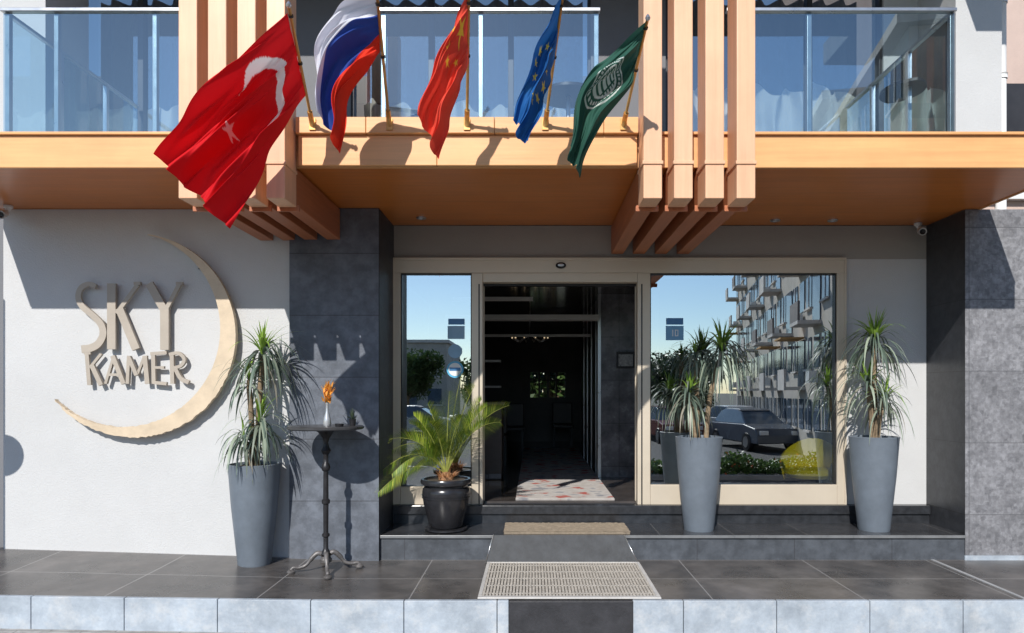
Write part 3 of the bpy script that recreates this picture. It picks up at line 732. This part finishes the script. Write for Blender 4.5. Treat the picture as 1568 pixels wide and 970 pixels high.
for i in range(5):
    e=empty(names[i])
    b0=P(bases[i],190,5.285); t0=P(tipp[i][0],tipp[i][1],4.5)
    dd=(t0-b0)
    tube('pole',[b0-dd*.02,b0+dd*.5,t0],.011,GOLD,e,10)
    lathe('finial',[(0,-.02),(.012,-.015),(.018,.0),(.012,.015),(0,.03)],t0,STEEL,e,12)
    tube('socket',[b0-dd*.02,b0+dd*.12],.02,GOLD,e,12)
    box('socket_plate',b0.x-.025,b0.x+.025,-2.012,-2.002,b0.z-.045,b0.z+.045,GOLD,e,.002)
    for t in (.55,.92): 
        q=b0+dd*t; tube('tie_ring',[q-dd*.008,q+dd*.008],.017,BLK,e,8)
    A,B=curves[i]
    NU,NV=240,150
    def dep(py):
        k=(190-py)/(190-tipp[i][1]); k=max(0,min(1,k)); return 1/((1-k)/5.285+k/4.5)
    def mkc(c):
        D0=dep(c[0][1]); out=[]
        for j,(px,py) in enumerate(c):
            t=j/3; out.append(P(px,py,lerp(D0,[4.55,4.72,4.7,4.7,4.68][i],t**.7)))
        return catmull(out,NU//3)
    ca,cb=mkc(A),mkc(B)
    v=[];f=[];C=[]
    n=len(ca); nf=[2.3,1.9,1.6,1.5,1.7][i]; am=[.095,.07,.06,.06,.06][i]
    for u in range(n):
        tu=u/(n-1)
        for w in range(NV+1):
            tv=w/NV
            p=ca[u].lerp(cb[u],tv)
            ph=2*math.pi*(tv*nf+tu*.55+i*.37)
            am2=am*min(1,tu*2.2+.12)
            lat=(.35*am2*math.sin(ph+1.2)+.12*am2*math.sin(2.3*ph))*(math.sin(math.pi*tv)*.8+.2)
            edge=.012*math.sin(tu*17+tv*5+i)*min(1,tu*3)
            p=p+Vector((lat+edge,-am2*math.sin(ph)-.28*am2*math.sin(2.7*ph+tu*5)-.12*am2*math.sin(5.3*ph-tu*9+i),edge*.6))
            v.append(p); C.append(fns[i](tu*1.5,tv))
    for u in range(n-1):
        for w in range(NV): a=u*(NV+1)+w; f.append((a,a+1,a+NV+2,a+NV+1))
    mesh('cloth',v,f,FLAGM,e,True,C)

# ---------------- across the street (seen in the glass)
ab=empty('apartment_building')
A0=Vector((8.3,-11.5,0)); A1=Vector((13.5,-38,0)); dirv=(A1-A0).normalized(); nrm=Vector((dirv.y,-dirv.x,0))
if nrm.x>0: nrm=-nrm
APT=M('apartment_plaster',(.46,.42,.37),.9,.2,1,.2,20); APD=M('apartment_glass',(.09,.12,.16),.1,.3,2); APB=M('apartment_balcony',(.58,.54,.50),.8,.15,2); APR=M('apartment_awning',(.5,.28,.10),.8,.15,2)
APC=M('apartment_shade_panel',(.20,.18,.17),.8,.2,3)
def obox(name,s0,s1,n0,n1,z0,z1,mat,par=None):
    v=[]
    for z in (z0,z1):
        for s_,n_ in ((s0,n0),(s1,n0),(s1,n1),(s0,n1)): q=A0+dirv*s_+nrm*n_; v.append((q.x,q.y,z))
    mesh(name,v,[(0,3,2,1),(4,5,6,7),(0,1,5,4),(1,2,6,5),(2,3,7,6),(3,0,4,7)],mat,par or ab)
Ltot=(A1-A0).length
HT=9.7
obox('walls',0,Ltot,-10,0,-.5,HT,APT)
rb=random.Random(5)
for fl in range(5):
    zz=-.2+fl*1.97
    for k in range(11):
        s=.4+k*2.4
        obox('window',s,s+.85,.0,.03,zz+.6,zz+1.6,APD); obox('sill',s-.06,s+.91,.031,.1,zz+.53,zz+.59,APB)
        obox('window_frame',s+.40,s+.45,.031,.05,zz+.61,zz+1.59,WHITE)
        if (k+fl)%2==0 and fl>0:
            obox('balcony_slab',s+1.0,s+2.3,.0,.7,zz-.07,zz+.04,APB); obox('balcony_parapet',s+1.0,s+2.3,.63,.7,zz+.041,zz+.62,APB if rb.random()<.7 else APC)
            obox('balcony_door',s+1.1,s+2.2,.0,.04,zz+.05,zz+1.6,APD)
            if rb.random()<.3: obox('awning',s+1.0,s+2.3,.05,.8,zz+1.62,zz+1.68,APR)
        else:
            obox('window',s+1.2,s+2.0,.0,.03,zz+.6,zz+1.6,APD)
            if rb.random()<.5: obox('ac_unit',s+1.3,s+1.8,.04,.3,zz+.15,zz+.5,WHITE)
obox('cornice',-.2,Ltot+.2,-10,.3,HT+.01,HT+.25,APB)
def farblock(x0,x1,y,h):
    e=empty('apartment_building')
    box('walls',x0,x1,y-10,y,-.5,h,APT,e); box('cornice',x0-.2,x1+.2,y-10.2,y+.2,h+.01,h+.25,APB,e)
    for k in range(int((x1-x0)/2)):
        for fl in range(int(h/2.4)):
            box('window',x0+.5+k*2,x0+1.6+k*2,y+.002,y+.05,.6+fl*2.3,1.9+fl*2.3,APD,e); box('sill',x0+.4+k*2,x0+1.7+k*2,y+.002,y+.15,.5+fl*2.3,.59+fl*2.3,WHITE,e)
farblock(-3,7,-62,5.4); farblock(-15,-7,-48,5.6)
def leafquad(V,Fc,C,rnd,q,s,g):
    u=Vector((rnd.gauss(0,1),rnd.gauss(0,1),rnd.gauss(0,1))).normalized(); w=u.orthogonal().normalized()
    b0=len(V); V.extend([q-u*s,q-w*s*.55,q+u*s,q+w*s*.55]); Fc.append((b0,b0+1,b0+2,b0+3))
    C.extend([(.06*g,.105*g,.03*g)]*4)
def tree(name,x,y,h,r,seed,src=None):
    if src is not None:
        e=empty(name,(x,y,z0))
        e.rotation_euler=(0,0,seed); e.scale=(h,h,h)
        for ch_ in src.children:
            o=bpy.data.objects.new(ch_.name,ch_.data); link(o,e)
        return e
    rnd=random.Random(seed); e=empty(name,(x,y,z0))
    tube('trunk',[(0,0,0),(.05,0,h*.25),(0,.05,h*.5)],[.16,.12,.08],BARK,e,8)
    V=[];Fc=[];C=[]
    for k in range(18):
        a=rnd.uniform(0,6.28); rr=r*math.sqrt(rnd.random())*.8; cz=h*rnd.uniform(.40,.88); c=Vector((rr*math.cos(a),rr*math.sin(a),cz))
        tube('limb',[(0,0,h*.35),c*.6+Vector((0,0,h*.2)),c],[.05,.03,.015],BARK,e,5)
        cr=rnd.uniform(.4,.65)*r*.7; sh=rnd.uniform(.6,1.3)
        for m_ in range(300):
            d=Vector((rnd.gauss(0,1),rnd.gauss(0,1),rnd.gauss(0,.8))); d=d.normalized()*cr*rnd.random()**.4
            leafquad(V,Fc,C,rnd,c+d,.13,sh*rnd.uniform(.7,1.2))
    mesh('crown',V,Fc,LEAF,e,False,C); return e
t1=tree('street_tree',-6.9,-30,4.6,2.2,3)
t2=tree('street_tree',-2.4,-31,4.0,2.1,11)
for i,(x,y,s) in enumerate(((-11.2,-31,.95),(2.0,-33,.9),(5.6,-31,1.0),(8.4,-32,1.0),(-14,-30,1.2),(.3,-36,1.0),(9.8,-35,1.0))):
    tree('street_tree',x,y,s,0,i*1.3,t1 if i%2 else t2)
tree('street_tree',.6,14,1.0,0,.4,t1); tree('street_tree',-1.6,15,.9,0,2,t2)
hrnd=random.Random(9); V=[];Fc=[];C=[]
for i in range(9000):
    xx=hrnd.uniform(-14,10); top=.75+.35*math.sin(xx*1.7)+.2*math.sin(xx*4.1); zz=hrnd.uniform(0,top)
    leafquad(V,Fc,C,hrnd,Vector((xx,-26.6+hrnd.uniform(-.5,.5),zz-.45)),.11,hrnd.uniform(.6,1.8))
mesh('hedge',V,Fc,LEAF,None,False,C)
med=empty('planted_median')
box('kerb',1.5,7.6,-10.4,-9.0,-.49,-.36,M('median_kerb',(.3,.29,.27),.8,.2),med,.01)
V=[];Fc=[];C=[]
for i in range(9000):
    xx=hrnd.uniform(1.6,7.5); yy=hrnd.uniform(-10.3,-9.1); top=.18+.30*max(0,math.sin(xx*2.6+1)*math.sin(yy*3+xx))+.12*hrnd.random()
    leafquad(V,Fc,C,hrnd,Vector((xx,yy,-.36+hrnd.uniform(0,top))),.05,hrnd.uniform(.5,2.2))
    if hrnd.random()<.03:
        for j in range(4): C[-1-j]=(.5,.12,.05)
mesh('shrubs',V,Fc,LEAF,med,False,C)
def car(x,y,rot,col):
    e=empty('parked_car',(x,y,-.49)); e.rotation_euler=(0,0,rot)
    pm=M('car_paint',col,.25,.03,2)
    def prof(name,pts,w0,w1,mat):
        n=len(pts); v=[(px,-w0,pz_) for px,pz_ in pts]+[(px,w0,pz_) for px,pz_ in pts]
        if w1!=w0:
            v=[(px,-(w0+(w1-w0)*max(0,min(1,(pz_-.9)/.5))),pz_) for px,pz_ in pts]+[(px,(w0+(w1-w0)*max(0,min(1,(pz_-.9)/.5))),pz_) for px,pz_ in pts]
        f=[tuple(range(n)),tuple(range(n,2*n))[::-1]]+[(i,i+n,(i+1)%n+n,(i+1)%n) for i in range(n)]
        o=mesh(name,v,f,mat,e); b=o.modifiers.new('b','BEVEL'); b.width=.04; b.segments=3; return o
    prof('body',[(-2.1,.3),(-2.15,.6),(-2.05,.85),(-1.7,.92),(1.0,.95),(1.9,.82),(2.1,.6),(2.1,.3)],.86,.86,pm)
    prof('cabin',[(-1.75,.9),(-1.35,1.38),(-.9,1.46),(.1,1.45),(.4,1.35),(1.05,.93)],.8,.62,APD)
    prof('roof',[(-1.3,1.42),(-.9,1.49),(.1,1.48),(.35,1.41)],.66,.6,pm)
    for sx in (-1.3,1.3):
        for sy in (-.8,.8):
            o=lathe('wheel',[(0,-.1),(.2,-.1),(.31,-.1),(.33,-.06),(.33,.06),(.31,.1),(.2,.1),(0,.1)],(0,0,0),BLK,e,24); o.rotation_euler=(math.radians(90),0,0); o.location=(sx,sy,.33)
            o=lathe('hub',[(0,-.11),(.19,-.11),(.19,.11),(0,.11)],(0,0,0),STEEL,e,16); o.rotation_euler=(math.radians(90),0,0); o.location=(sx,sy,.33)
    for sy in (-.6,.6): box('headlamp',2.06,2.12,sy-.16,sy+.16,.6,.74,WHITE,e,.01); box('tail_lamp',-2.16,-2.1,sy-.16,sy+.16,.66,.8,M('lamp_red',(.5,.02,.02),.3),e,.01)
for (x,y,r,c) in ((8.3,-18.5,1.42,(.10,.11,.13)),(9.3,-23.6,1.40,(.4,.41,.43)),(5.9,-22.0,1.5,(.16,.05,.04)),(4.6,-24.8,0.03,(.05,.06,.08)),(-.3,-24.7,0,(.35,.03,.03)),(-5.5,-24.6,.0,(.5,.5,.5)),(-10.5,-24.6,.0,(.06,.08,.14))): car(x,y,r,c)

# ---------------- light, sky, camera
w=bpy.data.worlds.new('World'); scene.world=w; w.use_nodes=True; nt=w.node_tree
sky=nt.nodes.new('ShaderNodeTexSky'); sky.sky_type='NISHITA'; sky.sun_disc=False
sd=Vector((.27,1,-.775)).normalized()
sky.sun_elevation=math.asin(-sd.z); sky.sun_rotation=math.atan2(-sd.x,-sd.y)%(2*math.pi); sky.air_density=1.0; sky.dust_density=.15; sky.ozone_density=3.0
bg=nt.nodes['Background']; nt.links.new(sky.outputs[0],bg.inputs[0]); bg.inputs[1].default_value=.14
sl=bpy.data.lights.new('sun','SUN'); sl.energy=5.0; sl.angle=math.radians(.5); sl.color=(1,.965,.915)
so=bpy.data.objects.new('sun',sl); so.rotation_euler=sd.to_track_quat('-Z','Y').to_euler(); so.location=(-5,-20,18); scene.collection.objects.link(so)
cam=bpy.data.cameras.new('camera'); co=bpy.data.objects.new('camera',cam); scene.collection.objects.link(co)
co.location=(0,CY,EYE); co.rotation_euler=(math.radians(90),0,0)
cam.sensor_width=36; cam.lens=F/1568*36; cam.shift_x=-32/1568; cam.shift_y=115/1568; cam.clip_end=3000; cam.clip_start=.05
scene.camera=co
scene.view_settings.view_transform='Standard'; scene.view_settings.look='None'; scene.view_settings.exposure=0
